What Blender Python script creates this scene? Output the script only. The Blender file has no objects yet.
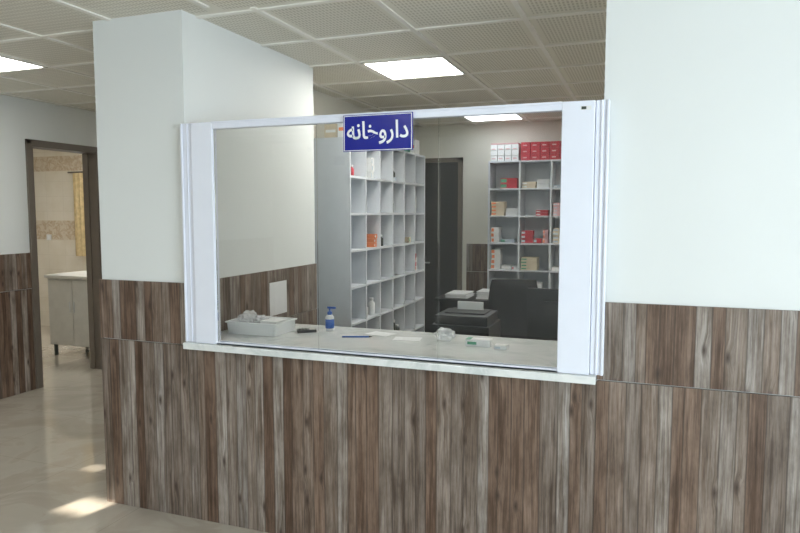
import bpy, bmesh, math, random
from mathutils import Vector, Matrix, noise
random.seed(11)
R=math.radians
scn=bpy.context.scene
H=2.567; D=2.72

# ---------------------------------------------------------------- materials
def newmat(name):
    m=bpy.data.materials.new(name); m.use_nodes=True
    nt=m.node_tree; nt.nodes.clear()
    out=nt.nodes.new('ShaderNodeOutputMaterial')
    b=nt.nodes.new('ShaderNodeBsdfPrincipled')
    nt.links.new(b.outputs[0],out.inputs[0])
    return m,nt,b,out
class N:
    def __init__(s,nt): s.nt=nt
    def m(s,op,a,b=None,c=None,clamp=False):
        n=s.nt.nodes.new('ShaderNodeMath'); n.operation=op; n.use_clamp=clamp
        for i,v in enumerate((a,b,c)):
            if v is None: continue
            if isinstance(v,(int,float)): n.inputs[i].default_value=v
            else: s.nt.links.new(v,n.inputs[i])
        return n.outputs[0]
    def xyz(s,x,y,z):
        n=s.nt.nodes.new('ShaderNodeCombineXYZ')
        for i,v in enumerate((x,y,z)):
            if isinstance(v,(int,float)): n.inputs[i].default_value=v
            else: s.nt.links.new(v,n.inputs[i])
        return n.outputs[0]
    def pos(s):
        t=s.nt.nodes.new('ShaderNodeTexCoord'); q=s.nt.nodes.new('ShaderNodeSeparateXYZ')
        s.nt.links.new(t.outputs['Object'],q.inputs[0]); return q.outputs, t.outputs['Object']
    def noise(s,vec,scale,detail=4,rough=.5,dist=0):
        n=s.nt.nodes.new('ShaderNodeTexNoise'); n.inputs['Scale'].default_value=scale
        n.inputs['Detail'].default_value=detail; n.inputs['Roughness'].default_value=rough
        n.inputs['Distortion'].default_value=dist
        if vec is not None: s.nt.links.new(vec,n.inputs['Vector'])
        return n.outputs[0]
    def ramp(s,fac,stops,interp='LINEAR'):
        n=s.nt.nodes.new('ShaderNodeValToRGB'); r=n.color_ramp; r.interpolation=interp
        while len(r.elements)<len(stops): r.elements.new(.5)
        for e,(p,c) in zip(r.elements,stops):
            e.position=p; e.color=(*c,1)
        s.nt.links.new(fac,n.inputs[0]); return n.outputs[0]
    def mix(s,fac,a,b,mode='MIX'):
        n=s.nt.nodes.new('ShaderNodeMix'); n.data_type='RGBA'; n.blend_type=mode
        for k,v in ((0,fac),(6,a),(7,b)):
            if isinstance(v,(int,float)): n.inputs[k].default_value=v
            elif isinstance(v,tuple): n.inputs[k].default_value=(*v,1)
            else: s.nt.links.new(v,n.inputs[k])
        return n.outputs[2]
    def bump(s,h,bsdf,strength=.2,dist=.002):
        n=s.nt.nodes.new('ShaderNodeBump'); n.inputs['Strength'].default_value=strength
        n.inputs['Distance'].default_value=dist
        s.nt.links.new(h,n.inputs['Height']); s.nt.links.new(n.outputs[0],bsdf.inputs['Normal'])

def simple(name,col,rough=.5,metal=0,var=.04,scale=12,coat=0,bump=0):
    m,nt,b,o=newmat(name); n=N(nt)
    p,v=n.pos()
    f=n.noise(v,scale,3)
    c1=tuple(max(0,x*(1-var)) for x in col); c2=tuple(min(1,x*(1+var)) for x in col)
    nt.links.new(n.ramp(f,[(.3,c1),(.7,c2)]),b.inputs['Base Color'])
    b.inputs['Roughness'].default_value=rough; b.inputs['Metallic'].default_value=metal
    b.inputs['Coat Weight'].default_value=coat
    if bump: n.bump(n.noise(v,90,3),b,bump,.001)
    return m
def emis(name,col,st):
    m,nt,b,o=newmat(name)
    b.inputs['Base Color'].default_value=(.9,.9,.9,1)
    b.inputs['Emission Color'].default_value=(*col,1); b.inputs['Emission Strength'].default_value=st
    return m

M_wall=simple('painted_wall_white',(.75,.775,.765),.6,var=.012,scale=2,bump=.05)
M_cream=simple('painted_wall_cream',(.75,.735,.655),.55,var=.015,scale=2,bump=.05)
M_pvc=simple('white_pvc_frame',(.80,.83,.92),.3,var=.01)
M_shelf=simple('white_melamine',(.64,.67,.71),.4,var=.02)
M_black=simple('black_fabric',(.010,.010,.012),.7,var=.3,scale=200)
M_blackp=simple('black_plastic',(.018,.018,.020),.35,var=.1)
M_desk=simple('black_laminate',(.012,.011,.011),.4,var=.1)
M_chrome=simple('brushed_steel',(.55,.56,.57),.3,1,var=.05)
M_frame=simple('brown_metal_frame',(.16,.135,.11),.45,var=.04)
M_door=simple('dark_grey_door',(.04,.04,.04),.5,var=.05)
M_tbar=simple('white_t_bar',(.82,.80,.74),.4,var=.02)
M_white=simple('white_card',(.78,.79,.79),.5,var=.02)
M_red=simple('red_card',(.50,.03,.05),.5,var=.1)
M_green=simple('green_card',(.10,.35,.22),.5,var=.1)
M_orange=simple('orange_card',(.75,.22,.08),.5,var=.1)
M_blue=simple('blue_plastic',(.03,.12,.45),.35,var=.1)
M_pale=simple('pale_blue_card',(.50,.58,.66),.5,var=.05)
M_pink=simple('pink_card',(.70,.42,.43),.5,var=.05)
M_signblue=simple('sign_blue',(.004,.012,.27),.25,var=.05)
M_signwhite=simple('sign_white_letters',(.85,.87,.9),.4,var=.01)
M_beige=simple('beige_card',(.64,.55,.41),.6,var=.1)
M_paper=simple('white_paper',(.78,.79,.80),.7,var=.02)
M_curtain=simple('yellow_curtain',(.60,.47,.26),.8,var=.15,scale=20)
M_cab=simple('steel_cabinet',(.55,.54,.50),.4,.1,var=.04)
M_basket=simple('white_plastic_basket',(.84,.87,.88),.4,var=.01)
M_dark=simple('dark_label',(.05,.06,.05),.5)
M_panelA=emis('led_panel_light',(1,.98,.92),19)
M_panelC=emis('led_panel_light_cool',(.88,.94,1),6)
M_win=emis('daylight_glass',(.85,.93,1),3)

def mk_bag():
    m,nt,b,o=newmat('clear_plastic_bag'); n=N(nt)
    p,v=n.pos()
    b.inputs['Base Color'].default_value=(.9,.92,.93,1); b.inputs['Roughness'].default_value=.25
    t=nt.nodes.new('ShaderNodeBsdfTransparent'); mx=nt.nodes.new('ShaderNodeMixShader')
    nt.links.new(n.m('MULTIPLY_ADD',n.noise(v,25,3),.5,.2),mx.inputs[0])
    nt.links.new(t.outputs[0],mx.inputs[1]); nt.links.new(b.outputs[0],mx.inputs[2])
    nt.links.new(mx.outputs[0],o.inputs[0]); return m
M_bag=mk_bag()
def mk_glass():
    m,nt,b,o=newmat('clear_window_glass'); nt.nodes.remove(b)
    t=nt.nodes.new('ShaderNodeBsdfTransparent'); t.inputs[0].default_value=(.985,.992,.99,1)
    g=nt.nodes.new('ShaderNodeBsdfGlossy'); g.inputs['Roughness'].default_value=.01
    f=nt.nodes.new('ShaderNodeFresnel'); f.inputs[0].default_value=1.42
    mx=nt.nodes.new('ShaderNodeMixShader')
    nt.links.new(f.outputs[0],mx.inputs[0]); nt.links.new(t.outputs[0],mx.inputs[1]); nt.links.new(g.outputs[0],mx.inputs[2])
    nt.links.new(mx.outputs[0],o.inputs[0]); return m
M_glass=mk_glass()

def mk_wood():
    m,nt,b,o=newmat('rustic_wood_laminate'); n=N(nt)
    p,v=n.pos()
    z=p[2]
    up=n.m('GREATER_THAN',z,.909)
    u=n.m('ADD',n.m('ADD',p[0],p[1]),n.m('MULTIPLY',up,3.37))
    kv=n.xyz(n.m('MULTIPLY',u,13),n.m('MULTIPLY',z,5.0),0.0)
    vo=nt.nodes.new('ShaderNodeTexVoronoi'); vo.voronoi_dimensions='2D'; vo.inputs['Scale'].default_value=1
    nt.links.new(kv,vo.inputs['Vector'])
    sc=nt.nodes.new('ShaderNodeSeparateColor'); nt.links.new(vo.outputs['Color'],sc.inputs[0])
    gate=n.m('GREATER_THAN',sc.outputs[0],.80)
    kd=vo.outputs['Distance']
    kfall=n.m('MULTIPLY',n.m('SUBTRACT',1,n.m('DIVIDE',kd,.36),clamp=True),gate)
    wob=n.noise(n.xyz(n.m('MULTIPLY',u,4),n.m('MULTIPLY',z,1.3),0),1.0,2)
    uw=n.m('ADD',u,n.m('MULTIPLY',wob,.012))
    uw=n.m('ADD',uw,n.m('MULTIPLY',kfall,.012))
    S=18
    pw=n.m('ADD',u,n.m('MULTIPLY',wob,.003))
    pv=nt.nodes.new('ShaderNodeTexVoronoi'); pv.voronoi_dimensions='1D'; pv.inputs['Scale'].default_value=S; pv.inputs['Randomness'].default_value=.85
    nt.links.new(pw,pv.inputs['W'])
    sp=nt.nodes.new('ShaderNodeSeparateColor'); nt.links.new(pv.outputs['Color'],sp.inputs[0])
    pe=nt.nodes.new('ShaderNodeTexVoronoi'); pe.voronoi_dimensions='1D'; pe.feature='DISTANCE_TO_EDGE'; pe.inputs['Scale'].default_value=S; pe.inputs['Randomness'].default_value=.85
    nt.links.new(pw,pe.inputs['W'])
    base=n.ramp(sp.outputs[0],[(0,(.115,.074,.052)),(.25,(.185,.13,.098)),(.45,(.22,.185,.158)),(.62,(.155,.125,.105)),(.8,(.28,.25,.225)),(1,(.235,.215,.20))])
    grain=n.noise(n.xyz(n.m('MULTIPLY',uw,130),n.m('MULTIPLY',z,4),n.m('MULTIPLY',sp.outputs[1],20)),1.0,6,.72)
    grain2=n.noise(n.xyz(n.m('MULTIPLY',uw,40),n.m('MULTIPLY',z,1.8),n.m('MULTIPLY',sp.outputs[2],30)),1.0,5,.65,.3)
    blot=n.noise(n.xyz(n.m('MULTIPLY',u,14),n.m('MULTIPLY',z,5),n.m('MULTIPLY',sp.outputs[1],9)),1.0,4,.65)
    g=n.ramp(grain,[(.28,(.35,.31,.28)),(.5,(.98,.97,.96)),(.72,(1.45,1.46,1.47))])
    g2=n.ramp(grain2,[(.34,(.52,.43,.36)),(.5,(1,.97,.94)),(.68,(1.28,1.31,1.34))])
    g3=n.ramp(blot,[(.3,(.66,.62,.58)),(.6,(1.15,1.15,1.15))])
    c=n.mix(1.0,base,g,'MULTIPLY'); c=n.mix(1.0,c,g2,'MULTIPLY'); c=n.mix(1.0,c,g3,'MULTIPLY')
    edge=n.m('SUBTRACT',1,n.m('DIVIDE',pe.outputs['Distance'],.07),clamp=True)
    c=n.mix(n.m('MULTIPLY',edge,.7),c,(.04,.028,.021))
    kcore=n.m('MULTIPLY',n.m('SUBTRACT',1,n.m('DIVIDE',kd,.17),clamp=True),gate)
    c=n.mix(n.m('MULTIPLY',n.m('POWER',kfall,2.0),.45),c,(.11,.075,.055))
    c=n.mix(n.m('MULTIPLY',kcore,1.0,clamp=True),c,(.045,.028,.02))
    nt.links.new(c,b.inputs['Base Color'])
    b.inputs['Roughness'].default_value=.45
    n.bump(grain,b,.12,.001)
    return m
M_wood=mk_wood()

def mk_ceiling(name,ox,oy):
    m,nt,b,o=newmat(name); n=N(nt); p,v=n.pos()
    fu=n.m('FRACT',n.m('DIVIDE',n.m('ADD',p[0],60-ox),.6)); fv=n.m('FRACT',n.m('DIVIDE',n.m('ADD',p[1],60-oy),.6))
    def inside(f): return n.m('LESS_THAN',n.m('ABSOLUTE',n.m('SUBTRACT',f,.5)),.42)
    msk=n.m('MULTIPLY',inside(fu),inside(fv))
    a=n.m('ABSOLUTE',n.m('SUBTRACT',n.m('FRACT',n.m('MULTIPLY',fu,30)),.5))
    c=n.m('ABSOLUTE',n.m('SUBTRACT',n.m('FRACT',n.m('MULTIPLY',fv,15)),.5))
    dot=n.m('MULTIPLY',n.m('LESS_THAN',a,.25),n.m('LESS_THAN',c,.36))
    f=n.m('MULTIPLY',msk,dot)
    col=n.mix(f,(.76,.735,.65),(.56,.53,.455))
    nt.links.new(col,b.inputs['Base Color']); b.inputs['Roughness'].default_value=.8
    return m
M_ceilP=mk_ceiling('perforated_ceiling_tile',-1.8,4.04)
M_ceilH=mk_ceiling('perforated_ceiling_tile_hall',-3.8,2.84)

def mk_floor():
    m,nt,b,o=newmat('polished_porcelain_floor'); n=N(nt); p,v=n.pos()
    fu=n.m('FRACT',n.m('DIVIDE',n.m('ADD',p[0],60.1),.8)); fv=n.m('FRACT',n.m('DIVIDE',n.m('ADD',p[1],60.2),.8))
    eu=n.m('GREATER_THAN',n.m('ABSOLUTE',n.m('SUBTRACT',fu,.5)),.4975); ev=n.m('GREATER_THAN',n.m('ABSOLUTE',n.m('SUBTRACT',fv,.5)),.4975)
    e=n.m('MAXIMUM',eu,ev)
    f=n.noise(v,1.6,8,.62,1.2)
    c=n.ramp(f,[(.3,(.385,.345,.29)),(.48,(.45,.405,.345)),(.52,(.49,.45,.385)),(.7,(.45,.415,.36))])
    c=n.mix(n.m('MULTIPLY',e,.45),c,(.25,.21,.17))
    nt.links.new(c,b.inputs['Base Color']); b.inputs['Roughness'].default_value=.08
    b.inputs['Coat Weight'].default_value=.8; b.inputs['Coat Roughness'].default_value=.03
    return m
M_floor=mk_floor()
def mk_marble():
    m,nt,b,o=newmat('white_marble_slab'); n=N(nt); p,v=n.pos()
    f=n.noise(v,3.5,8,.65,1.8)
    c=n.ramp(f,[(.35,(.62,.66,.65)),(.47,(.75,.775,.765)),(.6,(.82,.835,.82))])
    nt.links.new(c,b.inputs['Base Color']); b.inputs['Roughness'].default_value=.15
    return m
M_marble=mk_marble()
def mk_tile():
    m,nt,b,o=newmat('beige_wall_tiles'); n=N(nt); p,v=n.pos()
    u=n.m('ADD',n.m('ADD',p[0],p[1]),60)
    fu=n.m('FRACT',n.m('DIVIDE',u,.3)); fv=n.m('FRACT',n.m('DIVIDE',p[2],.2))
    e=n.m('MAXIMUM',n.m('GREATER_THAN',fu,.985),n.m('GREATER_THAN',fv,.98))
    f=n.noise(v,3,5,.5,.6)
    c=n.ramp(f,[(.35,(.74,.68,.57)),(.65,(.80,.75,.66))])
    band=n.m('MAXIMUM',n.m('LESS_THAN',n.m('ABSOLUTE',n.m('SUBTRACT',p[2],1.34)),.13),n.m('LESS_THAN',n.m('ABSOLUTE',n.m('SUBTRACT',p[2],2.24)),.1))
    fl=n.noise(v,13,2,.5,1)
    cb=n.ramp(fl,[(.42,(.70,.62,.50)),(.52,(.56,.44,.31)),(.62,(.68,.58,.45))])
    c=n.mix(band,c,cb)
    c=n.mix(n.m('MULTIPLY',e,.3),c,(.5,.44,.36))
    nt.links.new(c,b.inputs['Base Color']); b.inputs['Roughness'].default_value=.2
    return m
M_tile=mk_tile()

# ---------------------------------------------------------------- mesh builder
class MB:
    def __init__(s): s.bm=bmesh.new(); s.mats=[]
    def mi(s,m):
        if m not in s.mats: s.mats.append(m)
        return s.mats.index(m)
    def box(s,x0,x1,y0,y1,z0,z1,m,mat4=None):
        i=s.mi(m)
        co=[(x0,y0,z0),(x1,y0,z0),(x1,y1,z0),(x0,y1,z0),(x0,y0,z1),(x1,y0,z1),(x1,y1,z1),(x0,y1,z1)]
        v=[s.bm.verts.new((mat4@Vector(c)) if mat4 else c) for c in co]
        for f in ((0,3,2,1),(4,5,6,7),(0,1,5,4),(1,2,6,5),(2,3,7,6),(3,0,4,7)):
            F=s.bm.faces.new([v[k] for k in f]); F.material_index=i
    def rings(s,rings,m,cap=True,smooth=True):
        i=s.mi(m); vs=[[s.bm.verts.new(c) for c in r] for r in rings]
        n=len(vs[0])
        for a,b in zip(vs,vs[1:]):
            for k in range(n):
                F=s.bm.faces.new([a[k],a[(k+1)%n],b[(k+1)%n],b[k]]); F.material_index=i; F.smooth=smooth
        if cap:
            for r,rev in ((vs[0],True),(vs[-1],False)):
                F=s.bm.faces.new(list(reversed(r)) if rev else r); F.material_index=i
    def tube(s,p0,p1,r0,r1,m,seg=14):
        p0=Vector(p0);p1=Vector(p1); d=(p1-p0).normalized()
        a=d.orthogonal().normalized(); b=d.cross(a)
        s.rings([[p+a*r*math.cos(t*2*math.pi/seg)+b*r*math.sin(t*2*math.pi/seg) for t in range(seg)] for p,r in ((p0,r0),(p1,r1))],m)
    def lathe(s,cx,cy,prof,m,seg=20):
        s.rings([[(cx+r*math.cos(t*2*math.pi/seg),cy+r*math.sin(t*2*math.pi/seg),z) for t in range(seg)] for r,z in prof],m)
    def blob(s,c,r,m,amp=.3,fr=14,sub=4,minz=None):
        i=s.mi(m); res=bmesh.ops.create_icosphere(s.bm,subdivisions=sub,radius=1)
        for v in res['verts']:
            d=v.co.normalized(); k=1+amp*(noise.noise(d*2.3+Vector(c)*5)+.6*abs(noise.noise(d*6+Vector(c)*9)))
            q=Vector((d.x*r[0]*k,d.y*r[1]*k,d.z*r[2]*k))+Vector(c)
            if minz is not None and q.z<minz: q.z=minz+.001*abs(noise.noise(d*9))
            v.co=q
            for f in v.link_faces: f.material_index=i; f.smooth=True
    def grid(s,fn,nu,nv,m,th=0):
        i=s.mi(m); vs=[[s.bm.verts.new(fn(a/nu,b/nv)) for b in range(nv+1)] for a in range(nu+1)]
        for a in range(nu):
            for b in range(nv):
                F=s.bm.faces.new([vs[a][b],vs[a+1][b],vs[a+1][b+1],vs[a][b+1]]); F.material_index=i; F.smooth=True
    def done(s,name,loc=(0,0,0),rz=0,bev=0,parent=None,solid=0):
        bmesh.ops.recalc_face_normals(s.bm,faces=s.bm.faces)
        me=bpy.data.meshes.new(name); s.bm.to_mesh(me); s.bm.free()
        for m in s.mats: me.materials.append(m)
        o=bpy.data.objects.new(name,me); scn.collection.objects.link(o)
        o.location=loc; o.rotation_euler=(0,0,rz)
        if solid:
            md=o.modifiers.new('thickness','SOLIDIFY'); md.thickness=solid; md.offset=0
        if bev:
            md=o.modifiers.new('bevel','BEVEL'); md.width=bev; md.segments=2; md.limit_method='ANGLE'; md.angle_limit=R(40)
        if parent: o.parent=parent
        return o
def empty(name,loc=(0,0,0)):
    o=bpy.data.objects.new(name,None); scn.collection.objects.link(o); o.location=loc; return o

# ---------------------------------------------------------------- room shell
XL=-2.15; XC=-2.71; XR=-.162; XE=3.2; YB=7.3; HX=-5.09; YS=-3.0; WT=.15
b=MB(); b.box(-8.7,3.4,YS-.2,9.2,-.1,0,M_floor); b.done('floor')
b=MB()
b.box(XC,XL,D,4.08,0,H,M_wall)
b.done('wall_column')
b=MB(); b.box(XL,XR,D,D+.15,0,.9,M_cream); b.done('wall_counter')
b=MB(); b.box(XR,XE,D,D+.15,0,H,M_wall); b.done('wall_front')
b=MB(); b.box(XC,-2.53,4.08,YB,0,H,M_cream); b.done('wall_pharmacy_left')
b=MB(); b.box(XC,1.75,YB,YB+.15,0,H,M_cream); b.done('wall_pharmacy_back')
b=MB(); b.box(1.6,1.75,D+.15,YB,0,H,M_cream); b.done('wall_pharmacy_right')
b=MB()
b.box(HX-WT,HX,YS,4.33,0,H,M_wall); b.box(HX-WT,HX,5.1,9.0,0,H,M_wall); b.box(HX-WT,HX,4.33,5.1,2.19,H,M_wall)
b.done('wall_left')
b=MB(); b.box(HX,XC,9.0,9.15,0,H,M_wall); b.done('wall_corridor_end')
b=MB(); b.box(XC-.0,XC+.15,YB+.15,9.0,0,H,M_wall); b.done('wall_corridor_right')
def holed(name,x0,x1,holes,y0,y1):
    b=MB(); xs=sorted({x0,x1,*[h[0] for h in holes],*[h[1] for h in holes]})
    for a,c in zip(xs,xs[1:]):
        hs=sorted([(h[2],h[3]) for h in holes if h[0]<=a and h[1]>=c]); z=0
        for q0,q1 in hs: b.box(a,c,y0,y1,z,q0,M_wall); z=q1
        b.box(a,c,y0,y1,z,H,M_wall)
    return b.done(name)
holed('wall_back',HX-WT,XE,[(-4.18,-3.94,2.24,2.37),(-4.60,-4.44,2.44,2.52)],YS-.15,YS)  # unseen wall; its slots are cut only to throw small sun patches on the floor
wy0,wy1,wz0,wz1=-2.8,.9,.85,2.3
b=MB()
b.box(XE,XE+.15,YS,wy0,0,H,M_wall); b.box(XE,XE+.15,wy1,D+.15,0,H,M_wall)
b.box(XE,XE+.15,wy0,wy1,0,wz0,M_wall); b.box(XE,XE+.15,wy0,wy1,wz1,H,M_wall)
b.done('wall_right')
b=MB()
for yy in (wy0,(wy0+wy1)/2-.03,wy1-.06): b.box(XE+.03,XE+.1,yy,yy+.06,wz0,wz1,M_pvc)
b.box(XE+.03,XE+.1,wy0,wy1,wz0,wz0+.06,M_pvc); b.box(XE+.03,XE+.1,wy0,wy1,wz1-.06,wz1,M_pvc)
b.box(XE+.06,XE+.066,wy0+.05,wy1-.05,wz0+.05,wz1-.05,M_glass)
b.done('unseen_window')  # unseen window, added and positioned to light the front wall from the right
b=MB(); b.box(-8.5,HX-WT,6.8,6.95,0,H,M_tile); b.done('wall_side_room_far')
b=MB(); b.box(-8.65,-8.5,2.8,6.95,0,H,M_tile); b.done('wall_side_room_left')
b=MB(); b.box(-8.5,HX-WT,2.8,2.95,0,H,M_tile); b.done('wall_side_room_near')
b=MB(); b.box(-8.65,HX-WT,2.8,6.95,H,H+.1,M_ceilH); b.done('ceiling_side_room')
b=MB(); b.box(HX-WT,XE+.15,YS-.15,D+.075,H,H+.1,M_ceilH); b.box(HX-WT,XC,D+.075,9.15,H,H+.1,M_ceilH)
b.box(XC,XC+.15,YB+.15,9.15,H,H+.1,M_ceilH); b.done('ceiling_hall')
b=MB(); b.box(XC,1.75,D+.075,YB+.15,H,H+.1,M_ceilP); b.done('ceiling')
def tb(name,x0,x1,y0,y1,ox,oy):
    b=MB(); w=.014
    k=math.ceil((x0-ox)/.6)
    while ox+k*.6<x1:
        x=ox+k*.6; 
        if x-w>x0 and x+w<x1: b.box(x-w,x+w,y0,y1,H-.008,H-.0005,M_tbar)
        k+=1
    k=math.ceil((y0-oy)/.6)
    while oy+k*.6<y1:
        y=oy+k*.6
        if y-w>y0 and y+w<y1: b.box(x0,x1,y-w,y+w,H-.0085,H-.0006,M_tbar)
        k+=1
    return b.done(name)
tb('trim_ceiling_grid',XL+.001,1.599,2.8,YB-.001,-1.8,4.04)
tb('trim_ceiling_grid.001',HX+.001,XC-.001,YS+.01,8.99,-3.8,2.84)
tb('trim_ceiling_grid.002',XC,XE-.001,YS+.01,D-.001,-3.8,2.84)
tb('trim_ceiling_grid.003',-2.529,XL,4.081,YB-.001,-1.8,4.04)
def panel(x,y,mat,name='ceiling_light_panel'):
    b=MB(); e=.02
    for q in ((x+.014,x+.586,y+.014,y+.014+e),(x+.014,x+.586,y+.586-e,y+.586),(x+.014,x+.014+e,y+.014,y+.586),(x+.586-e,x+.586,y+.014,y+.586)):
        b.box(*q,H-.012,H-.001,M_tbar)
    b.box(x+.03,x+.57,y+.03,y+.57,H-.008,H-.002,mat)
    b.done(name)
panel(-1.8,4.04,M_panelA); panel(-1.8,6.44,M_panelC); panel(.0,4.04,M_panelA); panel(.0,5.84,M_panelA)  # last two panels are unseen, added to brighten the pharmacy
panel(-4.4,2.84,M_panelA); panel(-4.4,6.44,M_panelA); panel(-4.4,-.76,M_panelA); panel(-2.0,-.16,M_panelA)
panel(-6.8,4.64,M_panelA); panel(-6.2,5.84,M_panelA)  # unseen panels, added to make the side room brighter

# ---------------------------------------------------------------- wood wainscot
T=.012
def wood(name,x0,x1,y0,y1,zs=((0.001,.907),(.911,1.225))):
    b=MB()
    for z0,z1 in zs: b.box(x0,x1,y0,y1,z0,z1,M_wood)
    return b.done(name,bev=.0012)
wood('trim_wainscot_column',XC-T,XL,D-T,D-.0002)
wood('trim_wainscot_counter',XL+.0005,XR-.0005,D-T,D-.0002,((.001,.902),))
wood('trim_wainscot_front',XR,XE-.001,D-T,D-.0002)
wood('trim_wainscot_corridor',XC-T,XC-.0002,D,8.9)
wood('trim_wainscot_left',HX+.0002,HX+T,YS+.01,4.29)
wood('trim_wainscot_left.001',HX+.0002,HX+T,5.16,8.9)
b=MB(); b.box(XL+.0002,XL+T,D+.16,3.345,.001,.90,M_wood); b.box(XL+.0002,XL+T,D+.001,3.345,.937,1.225,M_wood)
b.box(XL+.0002,XL+T,3.346,4.08,.001,.907,M_wood); b.box(XL+.0002,XL+T,3.346,4.08,.911,1.225,M_wood); b.done('trim_wainscot_pharmacy')
wood('trim_wainscot_recess',-2.5298,-2.53+T,4.1,YB-.05)
wood('trim_wainscot_back',-1.9,1.58,YB-T,YB-.0002)

b=MB()
b.box(HX-WT-.01,HX+.018,4.33,4.36,0.001,2.16,M_frame); b.box(HX-WT-.01,HX+.018,5.07,5.10,0.001,2.16,M_frame); b.box(HX-WT-.01,HX+.018,4.33,5.10,2.16,2.188,M_frame)
b.box(HX+.001,HX+.022,4.295,4.345,0.001,2.22,M_frame); b.box(HX+.001,HX+.022,5.085,5.15,0.001,2.22,M_frame); b.box(HX+.001,HX+.022,4.295,5.15,2.175,2.22,M_frame)
b.box(HX-.10,HX-.08,4.36,4.372,0.001,2.16,M_frame); b.box(HX-.10,HX-.08,5.058,5.07,0.001,2.16,M_frame)
b.done('door_frame',bev=.002)
b=MB()
b.box(-2.51,-2.46,YB-.04,YB-.001,0.001,2.2,M_frame); b.box(-2.0,-1.95,YB-.04,YB-.001,0.001,2.2,M_frame); b.box(-2.51,-1.95,YB-.04,YB-.001,2.15,2.2,M_frame)
b.box(-2.46,-2.0,YB-.025,YB-.002,0.005,2.15,M_door)
b.tube((-2.43,YB-.025,1.0),(-2.43,YB-.075,1.0),.01,.01,M_chrome); b.tube((-2.43,YB-.07,1.0),(-2.32,YB-.07,1.0),.009,.009,M_chrome)
b.done('door_1',bev=.002)

# ---------------------------------------------------------------- counter slab
b=MB(); b.box(-2.136,-.164,D-.075,3.34,.903,.935,M_marble)
b.done('marble_counter',bev=.003)

# ---------------------------------------------------------------- service window
F0=2.665; F1=2.706
win=empty('service_window')
z0,z1=.936,2.012
b=MB()
def post(a0,a1,b0,b1):
    b.box(a0,a1,F0+.012,F1,z0,z1,M_pvc)
    n0,n1=min(b0,b1),max(b0,b1)
    b.box(n0,n1,F0,F1,z0,z1-.001,M_pvc)
post(-2.139,-2.075,-2.073,-1.952)
post(-.189,-.138,-.316,-.191)
b.box(-2.139,-2.128,F0+.004,F0+.012,z0,z1,M_pvc); b.box(-.149,-.138,F0+.004,F0+.012,z0,z1,M_pvc)
b.box(-.170,-.160,F0+.006,F0+.012,z0,z1,M_pvc); b.box(-2.105,-2.098,F0+.006,F0+.012,z0,z1,M_pvc)
b.done('side_posts',bev=.004,parent=win)
b=MB()
b.box(-1.952,-.316,F0+.002,F1,z1-.034,z1,M_pvc); b.box(-1.952,-.316,F0-.004,F0+.002,z1-.01,z1,M_pvc)
b.done('head_rail',bev=.002,parent=win)
b=MB()
b.box(-1.952,-.316,F0+.006,F1,z0,z0+.006,M_pvc); b.box(-1.952,-.316,F0+.006,F0+.012,z0,z0+.012,M_pvc); b.box(-1.952,-.316,F1-.006,F1,z0,z0+.012,M_pvc)
b.done('bottom_track',parent=win)
for i,(xa,xb,yy) in enumerate(((-1.951,-1.40,.016),(-1.405,-.82,.026),(-.825,-.317,.016))):
    b=MB(); b.box(xa,xb,F0+yy,F0+yy+.005,z0+.008,z1-.03,M_glass); b.done('glass_pane_%d'%(i+1),parent=win)
b=MB(); b.box(-.245,-.205,F0-.002,F0-.0005,1.975,1.99,M_white); b.box(-.242,-.224,F0-.003,F0-.001,1.977,1.988,M_dark); b.done('maker_label',parent=win)

# ---------------------------------------------------------------- sign
sg=empty('pharmacy_sign')
sx0,sx1,sz0,sz1=-1.252,-.930,1.845,2.003
b=MB(); b.box(sx0,sx1,F0-.012,F0-.005,sz0,sz1,M_signblue)
e=.003;i=.003
for q in ((sx0+i,sx1-i,sz0+i,sz0+i+e),(sx0+i,sx1-i,sz1-i-e,sz1-i),(sx0+i,sx0+i+e,sz0+i,sz1-i),(sx1-i-e,sx1-i,sz0+i,sz1-i)):
    b.box(q[0],q[1],F0-.0130,F0-.0118,q[2],q[3],M_signwhite)
b.done('sign_board',parent=sg)
cu=bpy.data.curves.new('sign_lettering','FONT'); cu.body='\uFEEA\uFEE7\uFE8E\uFEA7\uFEED\uFEAD\uFE8D\uFEA9'
cu.size=.1; cu.extrude=.0008; cu.offset=.0014; cu.align_x='CENTER'
cu.materials.append(M_signwhite)
t=bpy.data.objects.new('sign_lettering',cu); scn.collection.objects.link(t); t.parent=sg
bpy.context.view_layer.update()
k=.285/max(t.dimensions.x,.01)
t.scale=(k,k*1.12,1)
t.location=((sx0+sx1)/2,F0-.0135,sz0+.055); t.rotation_euler=(R(90),0,0)
bpy.context.view_layer.update()
bb=[t.matrix_world@Vector(c) for c in t.bound_box]
cx=(min(q.x for q in bb)+max(q.x for q in bb))/2; cz=(min(q.z for q in bb)+max(q.z for q in bb))/2
t.location.x+=(sx0+sx1)/2-cx; t.location.z+=(sz0+sz1)/2-cz

# ---------------------------------------------------------------- shelving
def shelves(name,loc,rz,nc,nr,cw,ch,dep,plinth):
    b=MB(); t=.016; W=nc*cw+t; Ht=plinth+nr*ch+t
    for c in range(nc+1): b.box(c*cw,c*cw+t,0,dep,0.001,Ht,M_shelf)
    for r in range(nr+1):
        for c in range(nc): b.box(c*cw+t,(c+1)*cw,.002,dep,plinth+r*ch,plinth+r*ch+t,M_shelf)
    b.box(t,W-t,dep-.006,dep-.0005,plinth,Ht-.001,M_shelf)
    b.box(t,W-t,.03,.046,0.001,plinth,M_shelf)
    return b.done(name,loc,rz)
S1=(-1.98,4.3); cw1=.283; ch1=.27; pl1=.21; nr1=7
shelves('shelving_unit',(S1[0],S1[1],0),R(90),6,nr1,cw1,ch1,.33,pl1)
S2=(-1.575,6.93); cw2=.325; ch2=.288; pl2=.09
shelves('shelving_unit',(S2[0],S2[1],0),0,5,7,cw2,ch2,.32,pl2)

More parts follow.
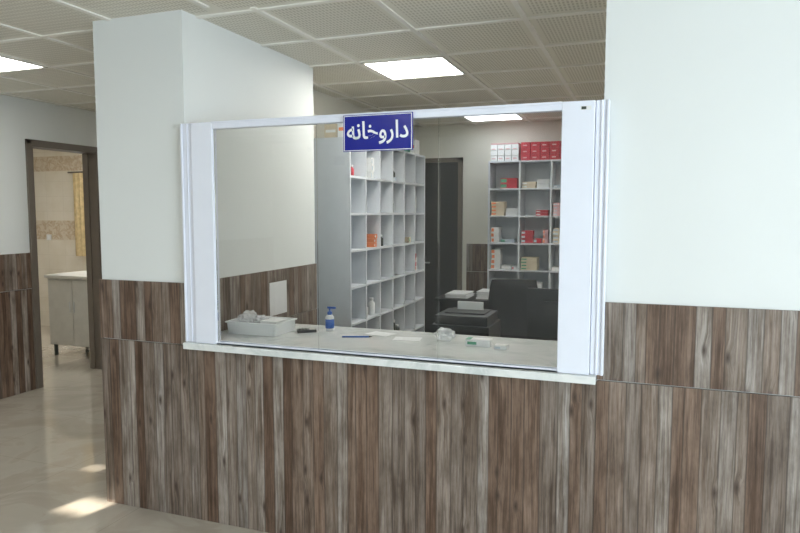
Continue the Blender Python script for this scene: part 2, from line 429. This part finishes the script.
cols=[M_white]*6+[M_beige]*3+[M_pale,M_pale,M_pink,M_orange,M_green,M_red]
def fill(name,loc,rz,nc,nr,cw,ch,dep,pl,dens,skip=0.0,bottles=False):
    b=MB(); t=.016
    for c in range(nc):
        for r in range(nr):
            zb=pl+r*ch+t+.0008
            if random.random()<skip: continue
            x=c*cw+t+.01
            while x<(c+1)*cw-.07:
                w=random.uniform(.06,.11) if bottles else random.uniform(.09,.19); w=min(w,(c+1)*cw-.01-x)
                if random.random()<dens:
                    if bottles and random.random()<.6:
                        r0=random.uniform(.018,.028); h=random.uniform(.08,.15); y=.04+random.random()*.08
                        m=random.choice([M_white,M_blue,M_beige,M_white,M_orange,M_dark,M_red,M_dark])
                        b.lathe(x+.03,y,[(r0,zb),(r0,zb+h*.7),(r0*.5,zb+h*.8),(r0*.5,zb+h)],m,12)
                        b.lathe(x+.03,y,[(r0*.62,zb+h*.86),(r0*.62,zb+h*1.02)],M_white,12)
                    else:
                        m=random.choice(cols); hh=0; n=random.randint(1,4); d=random.uniform(.1,.2); y0=random.uniform(.02,.06)
                        bh=random.uniform(.03,.055)
                        bm2=random.choice([M_red,M_green,M_pale,M_pale,M_orange,M_white,M_white])
                        for k in range(n):
                            if hh+bh>ch-.05: break
                            j=random.uniform(-.006,.006)
                            b.box(x+.003+j*.5,x+w-.006+j*.5,y0+j,y0+d,zb+hh,zb+hh+bh-.0015,m)
                            b.box(x+.006+j*.5,x+(w*.35),y0+j-.0006,y0+j+.002,zb+hh+.009,zb+hh+bh-.012,bm2)
                            hh+=bh
                x+=w+.004
    return b.done(name,loc,rz)
fill('medicine_bottles',(S1[0],S1[1],0),R(90),6,nr1,cw1,ch1,.33,pl1,.36,.15,True)
fill('medicine_boxes',(S2[0],S2[1],0),0,5,7,cw2,ch2,.32,pl2,.92,.0)
zt=pl2+7*ch2+.017
b=MB()
for k in range(4):
    for j in range(3): b.box(S2[0]+.02+k*.075,S2[0]+.09+k*.075,6.95,7.15,zt+j*.058,zt+j*.058+.055,M_white)
for k in range(4):
    for j in (0,1): b.box(S2[0]+.03+k*.075,S2[0]+.07+k*.075,6.948,6.952,zt+.02+j*.1,zt+.03+j*.1,M_pink)
b.box(S2[0]+.02,S2[0]+.31,6.95,7.15,zt+.174,zt+.186,M_pink)
for k in range(6):
    for j in range(3): b.box(S2[0]+.34+k*.1,S2[0]+.435+k*.1,6.95,7.18,zt+j*.063,zt+j*.063+.061,M_red)
    for j in range(3): b.box(S2[0]+.36+k*.1,S2[0]+.40+k*.1,6.948,6.952,zt+j*.063+.022,zt+j*.063+.034,M_pink)
b.done('medicine_cartons',bev=.001)
zt=pl1+nr1*ch1+.017
b=MB()
for (x,y,w,d,h,m) in ((-2.2,4.34,.1,.12,.1,M_beige),(-2.09,4.33,.08,.14,.12,M_white),(-2.14,4.55,.12,.15,.11,M_beige),(-2.2,4.85,.15,.2,.08,M_white),(-2.1,5.4,.09,.1,.1,M_white),(-2.09,5.75,.1,.12,.13,M_white),(-2.1,5.6,.08,.1,.07,M_green)):
    b.box(x,x+w,y,y+d,zt,zt+h,m); b.box(x+.01,x+w-.01,y-.0008,y+.001,zt+h*.4,zt+h*.6,M_orange if m is M_white else M_white)
b.done('carton_stack',bev=.001)

# ---------------------------------------------------------------- desks & chairs
def desk(name,x0,x1,y0,y1,zt=.75):
    b=MB()
    b.box(x0,x1,y0,y1,zt-.03,zt,M_desk); b.box(x0+.02,x0+.045,y0+.03,y1-.03,.001,zt-.03,M_desk); b.box(x1-.045,x1-.02,y0+.03,y1-.03,.001,zt-.03,M_desk)
    b.box(x0+.045,x1-.045,y0+.05,y0+.068,.1,zt-.03,M_desk); b.box(x1-.45,x1-.045,y0+.09,y1-.05,.3,zt-.03,M_desk)
    for k in range(3): b.box(x1-.44,x1-.055,y1-.05,y1-.035,.31+k*.137,.44+k*.137,M_blackp); b.tube((x1-.3,y1-.022,.385+k*.137),(x1-.2,y1-.022,.385+k*.137),.006,.006,M_chrome,8)
    return b.done(name,bev=.003)
desk('office_desk',-1.9,-.7,6.05,6.65)
desk('office_desk',-1.35,-.05,3.5,4.1)
b=MB()
for k in range(9):
    rx=random.uniform(-.01,.01); b.box(-1.8+rx,-1.59+rx,6.12+rx,6.40+rx,.751+k*.005,.7555+k*.005,M_paper)
for k in range(14):
    rx=random.uniform(-.01,.01); b.box(-1.5+rx,-1.20+rx,6.15+rx,6.43+rx,.751+k*.005,.7555+k*.005,M_paper)
b.done('paper_stack')
b=MB(); mx,my=-.37,3.74
b.lathe(mx,my,[(.11,.7505),(.11,.758),(.03,.766),(.02,.768)],M_blackp,28)
b.box(mx-.025,mx+.025,my-.01,my+.015,.765,.93,M_blackp)
b.box(mx-.245,mx+.245,my,my+.025,.86,1.15,M_blackp); b.box(mx-.15,mx+.15,my-.025,my,.90,1.08,M_blackp)
b.box(mx-.235,mx+.235,my+.025,my+.0265,.875,1.14,M_desk)
for k in range(6): b.box(mx-.08,mx+.08,my-.027,my-.024,1.0+k*.012,1.005+k*.012,M_dark)
b.done('computer_monitor',bev=.004)
b=MB(); px,py=-.98,3.62
b.box(px-.17,px+.17,py,py+.32,.76,.93,M_blackp); b.box(px-.155,px+.155,py+.02,py+.31,.93,.985,M_blackp); b.box(px-.12,px+.12,py+.1,py+.3,.985,.992,M_desk)
b.box(px-.13,px+.13,py+.31,py+.40,.80,.812,M_blackp); b.box(px-.165,px+.165,py-.004,py,.80,.805,M_dark)
for sx in (-.14,.14):
    for sy in (.03,.29): b.box(px+sx-.012,px+sx+.012,py+sy-.012,py+sy+.012,.7505,.76,M_blackp)
b.box(px-.08,px+.08,py+.24,py+.252,.985,1.04,M_paper)
b.done('laser_printer',bev=.006)
def chair(name,loc,rz,bw=.23):
    b=MB()
    for k in range(5):
        a=k*2*math.pi/5+.3; c,s_=math.cos(a),math.sin(a)
        b.tube((c*.03,s_*.03,.11),(c*.28,s_*.28,.075),.022,.014,M_blackp,10)
        q=Vector((c*.285,s_*.285,.03)); t=Vector((-s_,c,0))*.022
        b.tube(q-t,q+t,.029,.029,M_blackp,14); b.tube(q+Vector((0,0,.02)),q+Vector((0,0,.05)),.008,.008,M_chrome,8)
    b.lathe(0,0,[(.035,.08),(.035,.13),(.026,.14),(.026,.28),(.018,.281),(.018,.42)],M_blackp)
    b.box(-.1,.1,-.1,.1,.415,.435,M_blackp)
    def sect(z,hx,hy,cy=0,n=28,p=4):
        return [(hx*math.copysign(abs(math.cos(t))**(2/p),math.cos(t)),cy+hy*math.copysign(abs(math.sin(t))**(2/p),math.sin(t)),z) for t in [i*2*math.pi/n for i in range(n)]]
    b.rings([sect(.436,.2,.2),sect(.45,.235,.235),sect(.485,.245,.245),sect(.51,.235,.235),sect(.52,.19,.19)],M_black)
    def bp(u,v,side):
        x=(u-.5)*2*bw*(1-.18*v**3-.08*(1-v)**3); y=.245+.05*v-.06*(abs(u-.5)*2)**2+.03*math.sin(v*3.1)
        e=1-max(0,(abs(u-.5)*2)**6); f=1-max(0,(abs(v-.5)*2)**8)
        return Vector((x,y+side*(.006+.028*min(e,f)),.58+.50*v))
    b.grid(lambda u,v:bp(u,v,1),14,14,M_black); b.grid(lambda u,v:bp(u,v,-1),14,14,M_black)
    n=14
    edge=[(i/n,0) for i in range(n)]+[(1,i/n) for i in range(n)]+[(1-i/n,1) for i in range(n)]+[(0,1-i/n) for i in range(n)]
    b.rings([[bp(u,v,-1) for u,v in edge],[bp(u,v,1) for u,v in edge]],M_black,cap=False)
    b.tube((0,.15,.425),(0,.30,.47),.02,.02,M_blackp,10); b.tube((0,.30,.46),(0,.315,.80),.022,.018,M_blackp,10)
    for s_ in (-1,1):
        b.tube((s_*.2,0,.43),(s_*.285,0,.45),.012,.012,M_blackp,8); b.tube((s_*.285,0,.44),(s_*.285,.02,.66),.014,.014,M_blackp,8)
        b.box(s_*.285-.028,s_*.285+.028,-.12,.14,.655,.685,M_blackp)
    return b.done(name,loc,rz)
chair('office_chair',(-.86,4.62,0),R(10),.2)

# ---------------------------------------------------------------- counter items
C=.9355
bk=empty('plastic_basket')
b=MB()
x0,x1,y0,y1,h=-2.08,-1.78,2.93,3.15,.06
def rr(x0,x1,y0,y1,z,r=.012,n=5):
    pts=[]
    for cx,cy,a0 in ((x1-r,y1-r,0),(x0+r,y1-r,90),(x0+r,y0+r,180),(x1-r,y0+r,270)):
        for i in range(n+1):
            a=R(a0+90*i/n); pts.append((cx+r*math.cos(a),cy+r*math.sin(a),z))
    return pts
g=.004
b.rings([rr(x0+g,x1-g,y0+g,y1-g,C+.0005),rr(x0,x1,y0,y1,C+h),rr(x0-.008,x1+.008,y0-.008,y1+.008,C+h),rr(x0-.008,x1+.008,y0-.008,y1+.008,C+h+.006),rr(x0+.004,x1-.004,y0+.004,y1-.004,C+h+.006),rr(x0+g+.004,x1-g-.004,y0+g+.004,y1-g-.004,C+.004)],M_basket,smooth=False)
b.done('tray',parent=bk)
b=MB(); b.blob((-2.02,3.05,C+.072),(.042,.06,.035),M_bag,.4); b.blob((-1.945,3.06,C+.055),(.04,.045,.03),M_bag,.4)
b.box(-1.90,-1.80,2.98,3.10,C+.005,C+.07,M_white); b.done('bag_contents',parent=bk)
b=MB(); b.blob((-.93,3.15,C+.032),(.05,.035,.03),M_bag,.4,minz=C+.001); b.done('plastic_bag')
b=MB(); b.lathe(-1.60,3.2,[(.022,C),(.024,C+.004),(.024,C+.075),(.012,C+.09)],M_white); b.lathe(-1.60,3.2,[(.0245,C+.015),(.0245,C+.065)],M_blue); b.lathe(-1.60,3.2,[(.013,C+.088),(.013,C+.105),(.005,C+.106),(.005,C+.125)],M_blue)
b.box(-1.612,-1.565,3.194,3.206,C+.122,C+.132,M_blue); b.done('pump_bottle')
b=MB(); m4=Matrix.Translation((-1.70,3.12,C+.0005))@Matrix.Rotation(R(35),4,'Z')
b.box(-.05,.05,-.03,.03,0,.014,M_blackp,m4); b.box(.015,.045,-.022,.022,.014,.0155,M_cab,m4)
for i in range(3):
    for j in range(3): b.box(-.043+i*.017,-.031+i*.017,-.02+j*.015,-.009+j*.015,.014,.017,M_dark,m4)
b.done('calculator',bev=.001)
b=MB(); b.box(-.80,-.68,3.06,3.12,C,C+.032,M_white); b.box(-.79,-.745,3.0592,3.061,C+.008,C+.022,M_green); b.box(-.80,-.775,3.06,3.12,C+.032,C+.0325,M_green); b.done('pill_box',bev=.001)
b=MB(); b.box(-.65,-.59,3.02,3.07,C,C+.02,M_white); b.box(-.645,-.62,3.0192,3.021,C+.005,C+.015,M_pale); b.done('pill_box',bev=.001)
b=MB()
for k,(x,y,a) in enumerate(((-1.12,3.12,10),(-1.3,3.2,-15))):
    m4=Matrix.Translation((x,y,C+.0003+k*.0002))@Matrix.Rotation(R(a),4,'Z'); b.box(-.07,.07,-.05,.05,0,.0012,M_paper,m4)
b.done('loose_papers')
b=MB(); b.tube((-1.45,3.04,C+.0045),(-1.32,3.09,C+.0045),.004,.004,M_blue,8); b.tube((-1.32,3.09,C+.0045),(-1.305,3.096,C+.0045),.004,.001,M_blackp,8); b.done('ballpoint_pen')
b=MB(); b.box(XL+T+.0005,XL+T+.004,3.46,3.66,.945,1.15,M_paper); b.done('wall_notice')

# ---------------------------------------------------------------- side room
b=MB()
b.box(-6.15,-5.38,5.35,5.9,.87,.90,M_cab); b.box(-6.13,-5.40,5.38,5.88,.13,.87,M_cab)
b.box(-6.11,-5.78,5.372,5.38,.15,.85,M_cab); b.box(-5.75,-5.42,5.372,5.38,.15,.85,M_cab)
for x in (-6.1,-5.46):
    for y in (5.4,5.83): b.box(x,x+.03,y,y+.03,.001,.13,M_dark)
for x in (-5.80,-5.74): b.tube((x,5.355,.5),(x,5.355,.62),.006,.006,M_chrome,8)
b.done('steel_cabinet',bev=.003)
b=MB()
b.box(-7.0,-5.9,6.76,6.798,1.0,1.05,M_pvc); b.box(-7.0,-5.9,6.76,6.798,2.0,2.05,M_pvc)
for x in (-7.0,-6.47,-5.95): b.box(x,x+.05,6.76,6.798,1.05,2.0,M_pvc)
b.box(-6.95,-5.95,6.785,6.795,1.05,2.0,M_win); b.done('window_2')
b=MB(); b.grid(lambda u,v:(-7.12+.26*u,6.71+.02*math.sin(u*22),1.0+1.1*v),30,12,M_curtain)
b.tube((-7.2,6.71,2.11),(-5.8,6.71,2.11),.01,.01,M_frame,8)
b.done('curtain')
b=MB(); b.box(-7.72,-7.64,6.788,6.7995,1.2,1.28,M_white); b.box(-7.70,-7.66,6.785,6.79,1.215,1.265,M_signwhite); b.done('light_switch')

# ---------------------------------------------------------------- lights
w=bpy.data.worlds.new('World'); scn.world=w; w.use_nodes=True
nt=w.node_tree; bg=nt.nodes['Background']
sky=nt.nodes.new('ShaderNodeTexSky')
try:
    sky.sky_type='HOSEK_WILKIE'
except Exception: pass
nt.links.new(sky.outputs[0],bg.inputs[0]); bg.inputs[1].default_value=1.0
l=bpy.data.lights.new('daylight','AREA'); l.shape='RECTANGLE'; l.size=3.5; l.size_y=1.35; l.energy=235; l.color=(.80,.91,1)  # area lamp added in the unseen window, in place of sky light
o=bpy.data.objects.new('added_daylight',l); scn.collection.objects.link(o); o.location=(XE+.0,(wy0+wy1)/2,(wz0+wz1)/2)
o.rotation_euler=(R(90),0,R(90))
l=bpy.data.lights.new('sun','SUN'); l.energy=24; l.angle=R(.4); l.color=(1,.92,.78)
o=bpy.data.objects.new('sun',l); scn.collection.objects.link(o)
o.rotation_euler=Vector((1.27,5.68,-2.3)).to_track_quat('-Z','Y').to_euler()

# ---------------------------------------------------------------- camera
cam=bpy.data.cameras.new('camera'); co=bpy.data.objects.new('camera',cam); scn.collection.objects.link(co)
cam.sensor_width=36; cam.lens=657/800*36; cam.clip_start=.02
co.location=(0,0,1.58); co.rotation_euler=(R(90-4.7),0,R(20.4)); scn.camera=co
scn.view_settings.view_transform='Standard'
